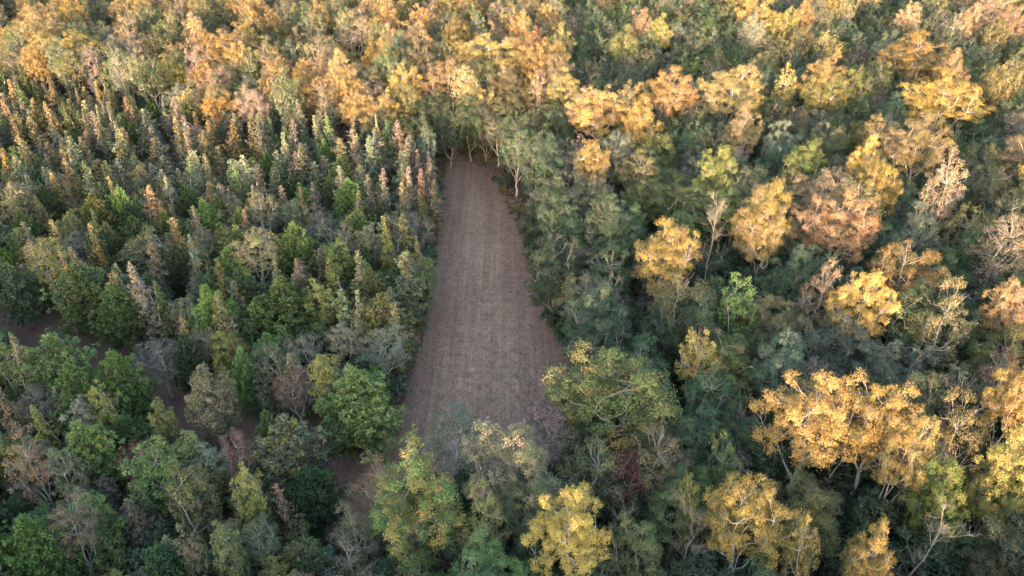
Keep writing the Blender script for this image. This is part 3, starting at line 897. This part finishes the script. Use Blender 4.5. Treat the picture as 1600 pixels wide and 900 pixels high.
for q in range(900):                                     # a ragged margin of brush round the field
    k_ = int(RNG.integers(len(FIELD))); a_ = FIELD[k_]; b_ = FIELD[(k_ + 1) % len(FIELD)]
    p_ = a_ + (b_ - a_) * RNG.random(); n_ = unit(np.array([b_[1] - a_[1], a_[0] - b_[0]]))
    if p_[1] < 66: continue
    off_ = RNG.uniform(.2, 2.4)
    c_ = p_ + n_ * off_
    if inside(FIELD, c_[0], c_[1])[0]: c_ = p_ - n_ * off_
    H = RNG.uniform(.4, .9) + off_ * RNG.uniform(.2, .7)
    und.append(dict(x=c_[0], y=c_[1], H=H, R=H * RNG.uniform(.5, .8), kind='shrub', var=int(RNG.integers(4)), a=choose(['olive', 'dark green', 'greyish brown', 'tan', 'rust brown']),
                    b=choose(['olive', 'greyish brown']), turned=RNG.uniform(.1, .5), rot=RNG.uniform(0, 6.28), lean=(0, 0)))
scatter('undergrowth', 'low shrubs and brush under the trees', 'undergrowth', ['shrub', 'oval'], und)

# ------------------------------------------------------------------ stubble and cut straw on the field, rank grass along its border
def tuft(seed, h, w, n):
    g = np.random.default_rng(seed)
    a = g.uniform(0, 6.28, n); r = g.uniform(0, .5, n) * w
    root = np.stack([np.cos(a) * r, np.sin(a) * r, np.zeros(n)], -1)
    d = unit(np.stack([np.cos(a + g.normal(size=n)) * .8, np.sin(a + g.normal(size=n)) * .8, g.uniform(.15, 1.1, n)], -1))
    tip = root + d * h * g.uniform(.6, 1.2, (n, 1))
    sd_ = unit(np.cross(d, g.normal(size=(n, 3)))) * .035
    mid_ = (root + tip) / 2
    V = np.stack([root, mid_ + sd_, tip, mid_ - sd_], 1).reshape(-1, 3)
    F = np.arange(4 * n).reshape(-1, 4)
    return mesh_from('tuft', V, [F], [LEAF], {'clump': g.random(n), 'leaf_value': g.uniform(.7, 1.3, n)})
for q in range(4):
    LIB.setdefault('tuft', []).append(dict(j=tuft(900 + q, .22, .5, 16), H=.22, R=.25))
TINT['straw'] = (.26, .20, .15); TINT['thatch'] = (.15, .105, .085); TINT['dry grass'] = (.14, .11, .07)
st = []
n_s = 26000
sx = x0 + (x1 - x0) * RNG.random(n_s); sy = y0 + (y1 - y0) * RNG.random(n_s)
fin = inside(FIELD, sx, sy); fd = dist_line(FIELD, sx, sy, True)
for x, y, f, d1 in zip(sx, sy, fin, fd):
    if not f and d1 > 2.2: continue
    lane = math.sin(2 * math.pi * (x + .03 * y + .35 * math.sin(y * .06)) / 1.75) + .6 * math.sin(2 * math.pi * (x + .05 * y) / 4.3)
    border = not f and d1 > .9 + .5 * math.sin(y * .5)
    if border:
        h = RNG.uniform(.2, .6); a, b = choose([('dry grass', 'thatch'), ('olive', 'dry grass'), ('thatch', 'rust brown')])
    else:
        if RNG.random() > .30 + .10 * lane: continue
        h = RNG.uniform(.04, .13); a, b = choose([('straw', 'thatch'), ('thatch', 'straw'), ('straw', 'dry grass')])
    st.append(dict(x=x, y=y, z=.03, H=h, R=RNG.uniform(.2, .45), kind='tuft', var=int(RNG.integers(4)), a=a, b=b, turned=.4, rot=RNG.uniform(0, 6.28), lean=(0, 0)))
scatter('stubble', 'cut straw and stubble lying in rows on the mown field', 'stubble', ['tuft'], st)
